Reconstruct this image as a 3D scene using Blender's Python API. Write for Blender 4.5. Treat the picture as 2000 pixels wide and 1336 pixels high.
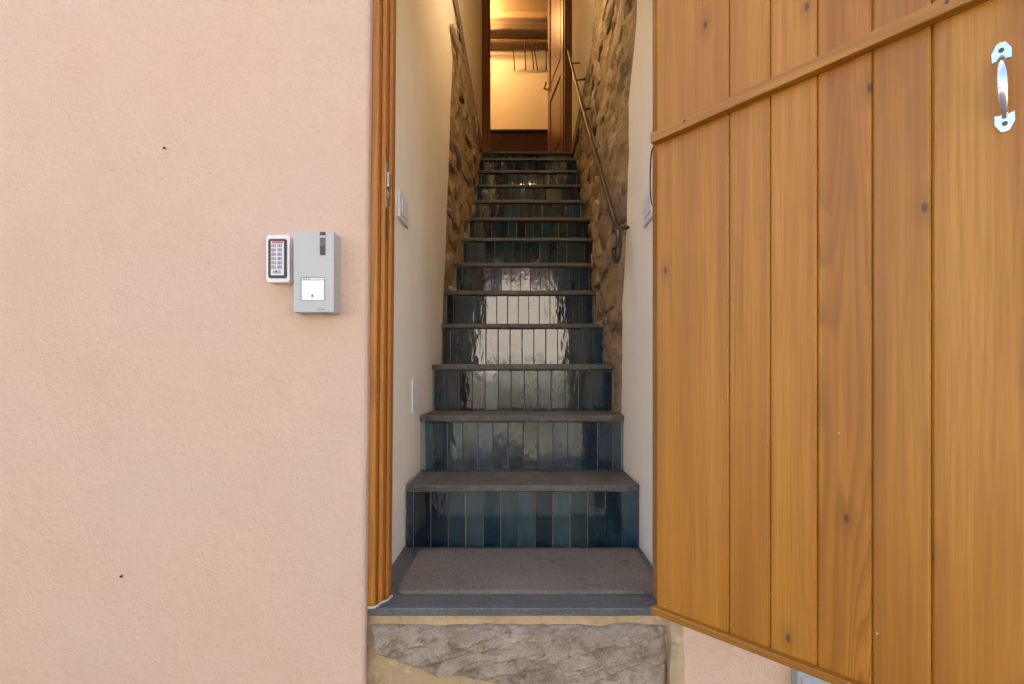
import bpy, bmesh, math, random
from mathutils import Vector, Matrix, noise as mn

for o in list(bpy.data.objects):
    bpy.data.objects.remove(o, do_unlink=True)
scene = bpy.context.scene
C = scene.collection
RND = random.Random(7)

# ------------------------------------------------------------------ camera, sky, sun, exposure
H = 1.10                       # eye height above the street
cam_d = bpy.data.cameras.new('camera'); cam = bpy.data.objects.new('camera', cam_d); C.objects.link(cam)
cam.location = (0, 0, H); cam.rotation_euler = (math.radians(90), 0, 0)
cam_d.sensor_width = 36; cam_d.lens = 18.0
cam_d.shift_x = -0.010; cam_d.shift_y = 0.036
cam_d.clip_start = 0.02; cam_d.clip_end = 500
scene.camera = cam

SUN_EL, SUN_AZ = 52, 12
world = bpy.data.worlds.new('World'); scene.world = world; world.use_nodes = True
wn = world.node_tree
sky = wn.nodes.new('ShaderNodeTexSky'); sky.sky_type = 'NISHITA'; sky.sun_disc = False
sky.sun_elevation = math.radians(SUN_EL); sky.sun_rotation = math.radians(SUN_AZ)
sky.dust_density = 5.0; sky.ozone_density = 0.4; sky.air_density = 0.8
bg = wn.nodes['Background']; bg.inputs[1].default_value = 0.15
wn.links.new(sky.outputs[0], bg.inputs[0])

sd = bpy.data.lights.new('sun', 'SUN'); sun = bpy.data.objects.new('sun', sd); C.objects.link(sun)
sd.energy = 5.0; sd.angle = math.radians(0.5); sd.color = (1.0, 0.94, 0.86)
_e, _a = math.radians(SUN_EL), math.radians(SUN_AZ)
to_sun = Vector((math.sin(_a)*math.cos(_e), math.cos(_a)*math.cos(_e), math.sin(_e)))
sun.rotation_euler = (-to_sun).to_track_quat('-Z', 'Y').to_euler(); sun.location = (0, 5, 14)

scene.view_settings.view_transform = 'Standard'; scene.view_settings.look = 'None'
scene.view_settings.gamma = 1.0; scene.view_settings.use_curve_mapping = False
scene.cycles.max_bounces = 7; scene.cycles.diffuse_bounces = 5; scene.cycles.glossy_bounces = 3
scene.view_settings.exposure = 2.25

# ------------------------------------------------------------------ materials
def mat(name, base, rough=0.7, metal=0.0, ior=1.5, coat=0.0):
    m = bpy.data.materials.new(name); m.use_nodes = True
    b = m.node_tree.nodes['Principled BSDF']
    b.inputs['Base Color'].default_value = (*base, 1); b.inputs['Roughness'].default_value = rough
    b.inputs['Metallic'].default_value = metal; b.inputs['IOR'].default_value = ior
    b.inputs['Coat Weight'].default_value = coat; b.inputs['Coat Roughness'].default_value = 0.08
    return m
class NT:
    def __init__(s, m): s.t = m.node_tree; s.b = s.t.nodes['Principled BSDF']
    def n(s, typ, **kw):
        nd = s.t.nodes.new(typ)
        for k, v in kw.items():
            if k.startswith('i_'):
                key = k[2:]
                key = int(key) if key.isdigit() else key.replace('_', ' ')
                nd.inputs[key].default_value = v
            else: setattr(nd, k, v)
        return nd
    def l(s, a, b): s.t.links.new(a, b)
    def pos(s): return s.n('ShaderNodeNewGeometry').outputs['Position']
    def obj(s): return s.n('ShaderNodeTexCoord').outputs['Object']
    def mapping(s, vec, scale=(1,1,1), loc=(0,0,0), rot=(0,0,0)):
        m = s.n('ShaderNodeMapping'); s.l(vec, m.inputs[0])
        m.inputs['Scale'].default_value = scale; m.inputs['Location'].default_value = loc; m.inputs['Rotation'].default_value = rot
        return m.outputs[0]
    def noise(s, vec, scale, detail=3, rough=0.55, dist=0):
        n = s.n('ShaderNodeTexNoise'); s.l(vec, n.inputs['Vector'])
        n.inputs['Scale'].default_value = scale; n.inputs['Detail'].default_value = detail
        n.inputs['Roughness'].default_value = rough; n.inputs['Distortion'].default_value = dist
        return n.outputs['Fac']
    def ramp(s, fac, stops):
        r = s.n('ShaderNodeValToRGB'); s.l(fac, r.inputs[0]); e = r.color_ramp.elements
        while len(e) < len(stops): e.new(0.5)
        for i, (p, c) in enumerate(stops):
            e[i].position = p; e[i].color = (*c, 1) if len(c) == 3 else c
        return r.outputs[0]
    def mix(s, fac, a, b, typ='MIX'):
        m = s.n('ShaderNodeMix', data_type='RGBA', blend_type=typ)
        for val, sock in ((fac, m.inputs[0]), (a, m.inputs[6]), (b, m.inputs[7])):
            if hasattr(val, 'links'): s.l(val, sock)
            elif isinstance(val, (int, float)): sock.default_value = val
            else: sock.default_value = (*val, 1)
        return m.outputs[2]
    def math(s, op, a, b=0.0):
        m = s.n('ShaderNodeMath', operation=op)
        for v, sock in ((a, m.inputs[0]), (b, m.inputs[1])):
            if hasattr(v, 'links'): s.l(v, sock)
            else: sock.default_value = v
        return m.outputs[0]
    def bump(s, h, strength=0.3, dist=0.01, prev=None):
        b = s.n('ShaderNodeBump'); s.l(h, b.inputs['Height'])
        b.inputs['Strength'].default_value = strength; b.inputs['Distance'].default_value = dist
        if prev is not None: s.l(prev, b.inputs['Normal'])
        s.l(b.outputs[0], s.b.inputs['Normal']); return b.outputs[0]
    def relief(s, *hs):
        """one bump from several (height, metres) pairs"""
        acc = None
        for h, amt in hs:
            v = s.math('MULTIPLY', h, amt); acc = v if acc is None else s.math('ADD', acc, v)
        b = s.n('ShaderNodeBump'); s.l(acc, b.inputs['Height']); b.inputs['Strength'].default_value = 1; b.inputs['Distance'].default_value = 1
        s.l(b.outputs[0], s.b.inputs['Normal'])
    def col(s, c): s.l(c, s.b.inputs['Base Color'])
    def rough(s, c): s.l(c, s.b.inputs['Roughness'])

def m_peach():
    m = mat('peach_plaster', (.62,.40,.28), .92); t = NT(m); p = t.pos()
    big = t.noise(p, 1.3, 2, .6); mid = t.noise(p, 9, 3, .6); fine = t.noise(p, 190, 2, .65); gr = t.noise(p, 60, 2, .6)
    c = t.ramp(big, [(.3,(.605,.418,.300)),(.48,(.632,.448,.328)),(.62,(.612,.450,.350)),(.8,(.645,.475,.365))])
    c = t.mix(t.ramp(mid, [(.52,(0,0,0)),(.72,(.22,.22,.22))]), c, (.545,.365,.255))
    c = t.mix(t.ramp(fine, [(.62,(0,0,0)),(.8,(.45,.45,.45))]), c, (.41,.26,.18))
    t.col(c)
    t.relief((mid, .006), (gr, .0024), (fine, .0021))
    return m
def m_cream(name='cream_plaster', a=(.86,.80,.69), b=(.90,.85,.76)):
    m = mat(name, b, .9); t = NT(m); p = t.pos()
    c = t.ramp(t.noise(p, 2.2, 4, .6), [(.3,a),(.7,b)])
    c = t.mix(t.ramp(t.noise(p, 7, 5, .65), [(.6,(0,0,0)),(.8,(.18,.18,.18))]), c, (.72,.64,.52))
    t.col(c); t.relief((t.noise(p, 6, 2), .006), (t.noise(p, 130, 2), .0009))
    return m
def m_wood(name, dark, mid, light, scale=1.0, grain=.34, knots=True, gloss=.38, along='z'):
    m = mat(name, mid, gloss); t = NT(m); o = t.obj()
    rnd = t.n('ShaderNodeObjectInfo').outputs['Random']
    off = t.n('ShaderNodeCombineXYZ'); t.l(t.math('MULTIPLY', rnd, 7.3), off.inputs[0]); t.l(t.math('MULTIPLY', rnd, 31.0), off.inputs[2]); t.l(t.math('MULTIPLY', rnd, 3.1), off.inputs[1])
    add = t.n('ShaderNodeVectorMath', operation='ADD'); t.l(o, add.inputs[0]); t.l(off.outputs[0], add.inputs[1])
    v = add.outputs[0]
    L = .5
    sc = {'z': (9,9,L), 'x': (L,9,9)}[along]
    sc2 = {'z': (120,120,2.5), 'x': (2.5,120,120)}[along]
    sc3 = {'z': (26,26,1.1), 'x': (1.1,26,26)}[along]
    warp = t.noise(t.mapping(v, sc), 1.0*scale, 2, .5, .3)
    rings = t.math('FRACT', t.math('MULTIPLY', warp, 34.0))
    fine = t.noise(t.mapping(v, sc2), 1.6, 4, .6)
    tone = t.noise(t.mapping(v, sc3), .55, 3, .6)
    sepo = t.n('ShaderNodeSeparateColor'); t.l(t.n('ShaderNodeObjectInfo').outputs['Color'], sepo.inputs[0])
    c = t.ramp(tone, [(.28,dark),(.5,mid),(.72,light)])
    gate = t.ramp(t.noise(t.mapping(v, sc), .45, 1), [(.42,(.10,.10,.10)),(.60,(.75,.75,.75))])
    rmask = t.math('MULTIPLY', t.math('MULTIPLY', sepo.outputs[0], gate), t.ramp(rings, [(.30,(0,0,0)),(.86,(1,1,1)),(1.0,(0,0,0))]))
    c = t.mix(rmask, c, tuple(x*.72 for x in dark))
    c = t.mix(t.ramp(fine, [(.32,(grain,)*3),(.62,(0,0,0))]), c, tuple(x*.75 for x in dark))
    val = t.n('ShaderNodeHueSaturation'); t.l(c, val.inputs['Color'])
    t.l(t.math('ADD', t.math('MULTIPLY', rnd, .16), .92), val.inputs['Value']); c = val.outputs[0]
    if knots:
        ks = {'z': (9,0,4.6), 'x': (3.6,9,9)}[along]
        vo = t.n('ShaderNodeTexVoronoi', feature='F1', voronoi_dimensions='2D')
        sx_ = t.n('ShaderNodeSeparateXYZ'); t.l(t.mapping(v, ks), sx_.inputs[0]); cx_ = t.n('ShaderNodeCombineXYZ')
        t.l(sx_.outputs[0], cx_.inputs[0]); t.l(sx_.outputs[2], cx_.inputs[1]); t.l(cx_.outputs[0], vo.inputs['Vector']); vo.inputs['Scale'].default_value = 1.0; vo.inputs['Randomness'].default_value = 1.0
        sepc = t.n('ShaderNodeSeparateColor'); t.l(vo.outputs['Color'], sepc.inputs[0])
        pick = t.ramp(sepc.outputs[0], [(.62,(0,0,0)),(.63,(1,1,1))])
        halo = t.math('MULTIPLY', t.ramp(vo.outputs['Distance'], [(.0,(1,1,1)),(.20,(0,0,0))]), pick)
        core = t.math('MULTIPLY', t.ramp(vo.outputs['Distance'], [(.020,(1,1,1)),(.048,(0,0,0))]), pick)
        c = t.mix(t.math('MULTIPLY', halo, .45), c, tuple(x*.55 for x in dark))
        c = t.mix(t.math('MULTIPLY', core, .75), c, (.07,.028,.01))
    t.col(c)
    t.rough(t.ramp(fine, [(.3,(gloss+.12,)*3),(.7,(gloss-.05,)*3)]))
    t.relief((rings, .00004), (fine, .00012))
    return m
def m_tile():
    m = mat('glazed_tile', (.03,.06,.07), .05, ior=1.72); t = NT(m); o = t.obj()
    oi = t.n('ShaderNodeObjectInfo'); rnd = oi.outputs['Random']
    off = t.n('ShaderNodeCombineXYZ'); t.l(t.math('MULTIPLY', rnd, 40.0), off.inputs[2]); t.l(t.math('MULTIPLY', rnd, 17.0), off.inputs[0])
    add = t.n('ShaderNodeVectorMath', operation='ADD'); t.l(o, add.inputs[0]); t.l(off.outputs[0], add.inputs[1]); v = add.outputs[0]
    n1 = t.noise(t.mapping(v, (1,1,.35)), 26, 4, .6, .4); n2 = t.noise(v, 9, 3, .6); n3 = t.noise(v, 160, 2, .5)
    base = oi.outputs['Color']
    c = t.mix(t.ramp(n1, [(.40,(0,0,0)),(.72,(.75,.75,.75))]), base, t.mix(1.0, base, (.42,.38,.30), 'MULTIPLY'))
    c = t.mix(t.ramp(n2, [(.50,(0,0,0)),(.78,(.30,.30,.30))]), c, (.035,.075,.082))
    c = t.mix(t.ramp(n3, [(.72,(0,0,0)),(.78,(.35,.35,.35))]), c, (.25,.26,.24))
    t.col(c)
    t.rough(t.ramp(n1, [(.3,(.035,)*3),(.7,(.10,)*3)]))
    t.relief((t.noise(t.mapping(v, (1,1,.45)), 34, 2, .5, .3), .0009), (t.noise(t.mapping(v,(1,1,.3)), 120, 1), .00012))
    return m
def m_slate(name, a, b, dust):
    m = mat(name, a, .6); t = NT(m); p = t.pos()
    c = t.ramp(t.noise(p, 7, 5, .65), [(.3,a),(.7,b)])
    c = t.mix(t.ramp(t.noise(p, 18, 5, .7), [(.5,(0,0,0)),(.75,(.5,.5,.5))]), c, dust)
    c = t.mix(t.ramp(t.noise(p, 230, 2, .6), [(.58,(0,0,0)),(.72,(.7,.7,.7))]), c, tuple(min(1, x*1.7) for x in dust))
    t.col(c); t.rough(t.ramp(t.noise(p, 14, 4), [(.3,(.38,)*3),(.7,(.68,)*3)]))
    t.relief((t.noise(p, 30, 3, .6), .0016), (t.noise(p, 300, 2, .6), .0005))
    return m
def m_rock(name, stops, stain, s=1.0, bmp=.8, useobj=False):
    m = mat(name, stops[0], .9); t = NT(m); p = t.pos()
    n = len(stops)
    c = t.ramp(t.noise(p, 5*s, 6, .68, .4), [(.25+.5*i/(n-1), k) for i, k in enumerate(stops)])
    if useobj:
        c = t.mix(.55, c, t.n('ShaderNodeObjectInfo').outputs['Color'])
    c = t.mix(t.ramp(t.noise(t.mapping(p,(1,.6,1.5)), 9*s, 5, .7, .5), [(.52,(0,0,0)),(.66,(.85,.85,.85))]), c, stain)
    c = t.mix(t.ramp(t.noise(p, 60*s, 4, .7), [(.55,(0,0,0)),(.75,(.5,.5,.5))]), c, tuple(x*.45 for x in stops[0]))
    c = t.mix(t.ramp(t.noise(p, 33*s, 4, .7), [(.60,(0,0,0)),(.75,(.5,.5,.5))]), c, tuple(min(1,x*1.5) for x in stops[-1]))
    t.col(c)
    t.relief((t.noise(p, 28*s, 4, .7), bmp*.014), (t.noise(p, 150*s, 2, .7), bmp*.0025))
    return m

PEACH = m_peach()
CREAM = m_cream()
CREAM_UP = m_cream('warm_plaster', (.74,.66,.52), (.80,.72,.59))
PINE = m_wood('varnished_pine', (.335,.120,.009), (.44,.181,.015), (.54,.252,.029), grain=.42)
PINE_H = m_wood('varnished_pine_rail', (.35,.135,.012), (.435,.182,.017), (.50,.23,.028), knots=False, along='x')
FRAMEW = m_wood('varnished_frame', (.41,.155,.021), (.45,.177,.025), (.49,.20,.031), knots=False, grain=.06)
DARKW = m_wood('dark_varnished_wood', (.13,.045,.014), (.19,.072,.024), (.25,.10,.035), knots=False, gloss=.32)
CHESTW = m_wood('old_brown_wood', (.03,.011,.005), (.05,.018,.008), (.075,.027,.012), knots=False, along='x', gloss=.5)
BEAMW = m_wood('weathered_beam', (.09,.06,.036), (.19,.135,.085), (.30,.22,.145), knots=True, along='x', gloss=.8)
CEILW = m_wood('pale_ceiling_boards', (.58,.40,.24), (.66,.49,.31), (.72,.56,.38), along='x', gloss=.6)
TILE = m_tile()
GROUT = mat('grout', (.24,.225,.20), .9)
SLATE = m_slate('brown_slate', (.062,.058,.054), (.115,.107,.099), (.21,.198,.182))
BSLATE = m_slate('blue_slate', (.072,.078,.082), (.108,.115,.118), (.17,.175,.172))
MATM = None
MORTAR = m_rock('old_mortar', [(.25,.19,.125),(.34,.24,.14),(.45,.33,.20),(.54,.41,.27)], (.14,.10,.07))
STONE = m_rock('rubble_stone', [(.22,.19,.155),(.30,.22,.14),(.40,.30,.19),(.48,.37,.25)], (.10,.08,.06), useobj=True)
ROUGH = m_rock('hewn_stone', [(.27,.20,.14),(.44,.355,.265),(.58,.49,.39)], (.22,.145,.09), s=2.2, bmp=1.5)
OCHRE = m_rock('ochre_mortar', [(.38,.27,.15),(.45,.345,.21),(.49,.39,.26)], (.34,.24,.14), s=.8, bmp=.35)
BAND = m_rock('grey_band', [(.20,.17,.13),(.26,.225,.18),(.31,.27,.22)], (.17,.145,.115), s=.7, bmp=.3)
WHITEP = mat('white_plastic', (.78,.78,.78), .35)
GREYP = mat('grey_metallic_paint', (.46,.48,.47), .42)
SILVER = mat('satin_silver', (.74,.74,.76), .3)
BLACKP = mat('black_plastic', (.012,.013,.016), .3)
SMOKE = mat('smoked_window', (.035,.03,.027), .15)
GREYMID = mat('grey_sensor', (.11,.10,.09), .3)
KEYM = mat('key_metal', (.36,.36,.44), .3, metal=.3)
INK = mat('dark_print', (.05,.05,.07), .5)
RED = mat('red_stripe', (.55,.06,.05), .3)
CARD = mat('white_card', (.82,.83,.83), .25)
CHROME = mat('chrome', (.86,.87,.88), .16, metal=1.0)
IRON = mat('forged_iron', (.085,.07,.06), .42, metal=.85)
STEEL = mat('worn_steel', (.5,.47,.42), .35, metal=.9)
WIRE = mat('brown_cable', (.06,.04,.03), .5)
DHANG = mat('dark_hanger', (.05,.025,.012), .5)
CAULK = mat('grey_caulk', (.50,.49,.45), .9)
BRASS = mat('brass', (.62,.42,.18), .3, metal=1.0)
UTIL = mat('pale_grey_paint', (.36,.42,.44), .5)
SCREW = mat('dark_screw', (.12,.09,.05), .4, metal=.8)
PITM = mat('pit_shade', (.05,.03,.02), .8)
ASPH = m_slate('street_stone', (.13,.125,.12), (.18,.17,.16), (.22,.21,.20))
OPPW = m_cream('pale_house_plaster', (.80,.73,.62), (.86,.80,.70))
ROOFM = mat('roof_tile', (.36,.16,.09), .85)
GLASSD = mat('window_glass', (.03,.035,.04), .05)
SHUT = mat('green_shutter', (.05,.10,.07), .5)
LEAF = mat('hedge_leaf', (.05,.085,.03), .6)
SPOTM = mat('white_lamp_body', (.7,.68,.62), .4)
def m_emit(name, c, s):
    m = mat(name, c, .5); b = m.node_tree.nodes['Principled BSDF']
    b.inputs['Emission Color'].default_value = (*c, 1); b.inputs['Emission Strength'].default_value = s
    return m
BULB = m_emit('lit_bulb', (1, .70, .36), 45)
def m_mat():
    m = mat('felt_mat', (.13,.11,.095), .95); t = NT(m); p = t.pos()
    c = t.ramp(t.noise(p, 5, 4, .6), [(.3,(.118,.100,.083)),(.7,(.168,.145,.122))])
    c = t.mix(t.ramp(t.noise(p, 260, 2, .6), [(.42,(0,0,0)),(.70,(.8,.8,.8))]), c, (.27,.235,.20))
    w = t.noise(t.mapping(p, (1.0,2.2,1)), 4.2, 2, .5, 1.4)
    line = t.ramp(t.math('ABSOLUTE', t.math('SUBTRACT', w, .47)), [(.0,(.6,.6,.6)),(.012,(0,0,0))])
    gate = t.ramp(t.noise(p, 3.1, 1), [(.5,(0,0,0)),(.62,(1,1,1))])
    c = t.mix(t.math('MULTIPLY', line, gate), c, (.05,.042,.036))
    ln = t.n('ShaderNodeVectorMath', operation='LENGTH')          # dark worn ring near the far right corner
    wob = t.n('ShaderNodeVectorMath', operation='ADD'); t.l(t.mapping(p, (9.5, 30, 0), (-2.33, -43.6, 0)), wob.inputs[0])
    wv_ = t.n('ShaderNodeCombineXYZ'); t.l(t.noise(p, 14, 2), wv_.inputs[0]); t.l(wv_.outputs[0], wob.inputs[1])
    t.l(wob.outputs[0], ln.inputs[0])
    ring = t.ramp(t.math('ABSOLUTE', t.math('SUBTRACT', ln.outputs['Value'], 1.0)), [(.0,(.7,.7,.7)),(.11,(0,0,0))])
    c = t.mix(t.math('MULTIPLY', ring, t.ramp(t.noise(p, 9, 2), [(.42,(0,0,0)),(.58,(1,1,1))])), c, (.05,.042,.036))
    t.col(c); t.relief((t.noise(p, 260, 2, .6), .0022))
    return m
MATM = m_mat()

# ------------------------------------------------------------------ geometry helpers (z is measured from eye level; H is added)
def link(o, parent=None):
    C.objects.link(o)
    if parent is not None: o.parent = parent
    return o
def mobj(name, bm, m, parent=None, smooth=False, origin=None, local=False):
    """one mesh object; verts given in scene coords (z from eye) unless local=True"""
    me = bpy.data.meshes.new(name)
    if not local:
        off = Vector((0, 0, H))
        if parent is not None:
            p = parent
            while p is not None: off -= p.location; p = p.parent
        if origin is not None: off -= Vector(origin)
        bmesh.ops.translate(bm, verts=bm.verts, vec=off)
    bmesh.ops.recalc_face_normals(bm, faces=bm.faces)
    bm.to_mesh(me); bm.free()
    if smooth:
        for f in me.polygons: f.use_smooth = True
    me.materials.append(m)
    o = bpy.data.objects.new(name, me)
    if origin is not None: o.location = origin
    return link(o, parent)
def empty(name, loc, label=None, cat=None, group=None, parent=None, rz=0):
    o = bpy.data.objects.new(name, None); o.empty_display_size = .1
    o.location = (loc[0], loc[1], loc[2] + H); o.rotation_euler = (0, 0, rz)
    link(o, parent); return tag(o, label, cat, group)
def tag(o, label=None, cat=None, group=None, kind=None):
    if label: o['label'] = label
    if cat: o['category'] = cat
    if group: o['group'] = group
    if kind: o['kind'] = kind
    return o
def box(bm, x0, x1, y0, y1, z0, z1, bev=0, seg=1):
    vs = [bm.verts.new((x, y, z)) for x in (x0, x1) for y in (y0, y1) for z in (z0, z1)]
    fs = [(0,1,3,2),(4,6,7,5),(0,4,5,1),(2,3,7,6),(0,2,6,4),(1,5,7,3)]
    fs = [bm.faces.new([vs[i] for i in f]) for f in fs]
    if bev:
        es = list({e for f in fs for e in f.edges})
        bmesh.ops.bevel(bm, geom=es, offset=bev, segments=seg, profile=.5, affect='EDGES')
    return bm
def B(*a, **k): return box(bmesh.new(), *a, **k)
def prism(bm, pts, axis, a0, a1):
    """extrude a 2-D outline: axis 'x' -> pts are (y,z); 'y' -> (x,z); 'z' -> (x,y)"""
    def mk(p, a):
        return {'x': (a, p[0], p[1]), 'y': (p[0], a, p[1]), 'z': (p[0], p[1], a)}[axis]
    lo = [bm.verts.new(mk(p, a0)) for p in pts]; hi = [bm.verts.new(mk(p, a1)) for p in pts]
    bm.faces.new(lo); bm.faces.new(hi[::-1])
    for i in range(len(pts)):
        j = (i+1) % len(pts); bm.faces.new((lo[i], lo[j], hi[j], hi[i]))
    return bm
def tube(bm, pts, r, n=10, cap=True, rfun=None, up=(0.13, 0.21, 1)):
    pts = [Vector(p) for p in pts]; rings = []
    up = Vector(up).normalized()
    for i, p in enumerate(pts):
        d = (pts[min(i+1, len(pts)-1)] - pts[max(i-1, 0)]).normalized()
        a = d.cross(up)
        if a.length < .05: a = d.cross(Vector((1, 0, 0)))
        a.normalize(); b = d.cross(a).normalized()
        rr = rfun(i/(len(pts)-1)) if rfun else (r, r)
        if not isinstance(rr, tuple): rr = (rr, rr)
        rings.append([bm.verts.new(p + a*math.cos(2*math.pi*k/n)*rr[0] + b*math.sin(2*math.pi*k/n)*rr[1]) for k in range(n)])
    for i in range(len(rings)-1):
        for k in range(n):
            bm.faces.new((rings[i][k], rings[i][(k+1)%n], rings[i+1][(k+1)%n], rings[i+1][k]))
    if cap: bm.faces.new(rings[0][::-1]); bm.faces.new(rings[-1])
    return bm
def disc(bm, c, axis, r, depth, n=16):
    """short cylinder centred at c, pointing along axis"""
    a = Vector(axis).normalized(); c = Vector(c)
    return tube(bm, [c - a*depth/2, c + a*depth/2], r, n)
def smooth_path(pts, n=8):
    pts = [Vector(p) for p in pts]; out = []
    for i in range(len(pts)-1):
        p0, p1, p2, p3 = pts[max(i-1,0)], pts[i], pts[i+1], pts[min(i+2, len(pts)-1)]
        for k in range(n):
            t = k/n
            out.append(.5*((2*p1) + (p2-p0)*t + (2*p0-5*p1+4*p2-p3)*t*t + (3*p1-p0-3*p2+p3)*t**3))
    out.append(pts[-1]); return out
def fbm(x, y, z, o=4):
    v, a = 0, 1
    for i in range(o):
        v += a*mn.noise(Vector((x, y, z))); x *= 2.03; y *= 2.03; z *= 2.03; a *= .5
    return v
def interp(tab, x):
    if x <= tab[0][0]: return tab[0][1]
    for (a, va), (b, vb) in zip(tab, tab[1:]):
        if x <= b: return va + (vb-va)*(x-a)/(b-a)
    return tab[-1][1]
def rrect(x0, x1, z0, z1, r, n=5):
    pts = []
    for cx, cz, a0 in ((x1-r, z1-r, 0), (x0+r, z1-r, 90), (x0+r, z0+r, 180), (x1-r, z0+r, 270)):
        for k in range(n+1):
            a = math.radians(a0 + 90*k/n); pts.append((cx + r*math.cos(a), cz + r*math.sin(a)))
    return pts
def lean(z): return .012*(z+.6)/1.46     # the left side of the doorway is a little out of plumb

# ------------------------------------------------------------------ street
F = 1.165                      # facade plane
tag(mobj('street', B(-60, 60, -60, 60, -H-.3, -H), ASPH), kind='structure')

# ------------------------------------------------------------------ the house
house = empty('house', (0, F, -H), 'peach pink plastered house front around the narrow doorway', 'house')
TOP = 5.6
# left facade with slightly leaning, rounded door corner
bm = bmesh.new()
zs = [-H + i*(TOP+H)/40 for i in range(41)]
prof = []
for z in zs:
    e = -.359 + lean(min(z, 1.6)) + .0025*fbm(0, 3, z*4, 3)
    prof.append([bm.verts.new(p) for p in ((-4.5, F, z), (e-.014, F, z), (e-.006, F+.002, z), (e-.0015, F+.006, z), (e, F+.012, z), (e, F+.022, z), (-.40, F+.022, z))])
for a, b in zip(prof, prof[1:]):
    for i in range(6): bm.faces.new((a[i], a[i+1], b[i+1], b[i]))
wall = mobj('wall', bm, PEACH, house)
bm = B(-4.5, -.3765, F+.021, F+.30, -H, TOP); mobj('wall', bm, PEACH, house)
bm = bmesh.new()
prof = []
for z in zs:
    e = .356 + .004*fbm(0, 9, z*5, 3)
    prof.append([bm.verts.new(p) for p in ((.42, F+.022, z), (e, F+.022, z), (e, F+.012, z), (e+.003, F+.004, z), (e+.012, F, z), (4.5, F, z))])
for a, b in zip(prof, prof[1:]):
    for i in range(5): bm.faces.new((a[i], a[i+1], b[i+1], b[i]))
mobj('wall', bm, PEACH, house)
mobj('wall', B(.3785, 4.5, F+.021, F+.30, -H, TOP), PEACH, house)
mobj('lintel', B(-.3755, .3775, F+.001, F+.30, 1.16, TOP-.001), PEACH, house)
mobj('side_wall', B(-4.5, -4.2, F+.301, 7.6, -H, TOP), PEACH, house)
mobj('side_wall', B(4.2, 4.5, F+.301, 7.6, -H, TOP), PEACH, house)
mobj('back_wall', B(-4.5, 4.5, 7.601, 7.9, -H, TOP), PEACH, house)
mobj('roof', B(-4.7, 4.7, F-.12, 8.1, TOP+.001, TOP+.16), ROOFM, house)
for px, py in ((322, 290), (238, 1125)):
    mobj('dark_pit', disc(bmesh.new(), ((px-1020)*F/1000, F-.001, (740-py)*F/1000), (0,1,0), .0026, .006, 8), PITM, house)  # dark discs stand in for the shade inside small plaster pits

# door frame, left jamb (stepped), right jamb and head
SILL = -.531
fr = empty('door_frame', (-.345, F+.03, SILL), parent=None)
fr.parent = house; fr.location = Vector((-.345, F+.03, SILL+H)) - house.location
fr['label'] = 'varnished pine door frame with stepped rebates'
def jamb_strip(x0, x1, y0, y1, nm, side=1):
    bm = bmesh.new(); n = 14; rows = []
    for i in range(n+1):
        z = SILL + .0005 + (1.155-SILL)*i/n; dx = lean(z) if side == 1 else 0
        b = .0022
        pts = [(x0,y1),(x0,y0+b),(x0+b,y0),(x1-b,y0),(x1,y0+b),(x1,y1)]
        rows.append([bm.verts.new((p[0]+dx, p[1], z)) for p in pts])
    for a, c in zip(rows, rows[1:]):
        for k in range(6): bm.faces.new((a[k], a[(k+1)%6], c[(k+1)%6], c[k]))
    bm.faces.new(rows[0]); bm.faces.new(rows[-1][::-1])
    return mobj(nm, bm, FRAMEW, fr)
j1 = jamb_strip(-.3745, -.3430, F+.0225, F+.100, 'jamb_board')
j2 = jamb_strip(-.3428, -.3325, F+.044, F+.100, 'jamb_stop')
j3 = jamb_strip(-.3323, -.3235, F+.070, F+.100, 'jamb_lip')
jamb_strip(.322, .376, F+.030, F+.100, 'jamb_board', -1)
mobj('head', B(-.372, .376, F+.0235, F+.0995, 1.12, 1.1595), FRAMEW, fr)
# strike plate with its slot on the left jamb
sx = -.3323 + lean(.46)
sp = mobj('strike_plate', B(sx-.0005, sx+.0018, F+.046, F+.068, .405, .515, .0008), STEEL, fr)
# ... it sits on the inner side of the stop
mobj('latch', B(sx+.0018, sx+.008, F+.050, F+.062, .455, .492, .002), STEEL, fr)
mobj('latch', B(sx+.0018, sx+.006, F+.052, F+.064, .428, .448, .002), STEEL, fr)
mobj('slot', B(sx-.001, sx+.0006, F+.053, F+.059, .33, .60), BLACKP, fr)
# mortar skim at the foot of the frame
bm = bmesh.new(); pts = smooth_path([(-.372,F+.021,SILL+.001),(-.345,F+.020,SILL+.002),(-.338,F+.030,SILL+.0015),(-.333,F+.046,SILL+.002),(-.322,F+.060,SILL+.002),(-.318,F+.085,SILL+.002)], 6)
tube(bm, [p+Vector((.002*fbm(i*.7,0,0,2), .002*fbm(0,i*.8,0,2), 0)) for i, p in enumerate(pts)], .003, 6)
mobj('mortar_fillet', bm, CAULK, fr)

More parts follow.
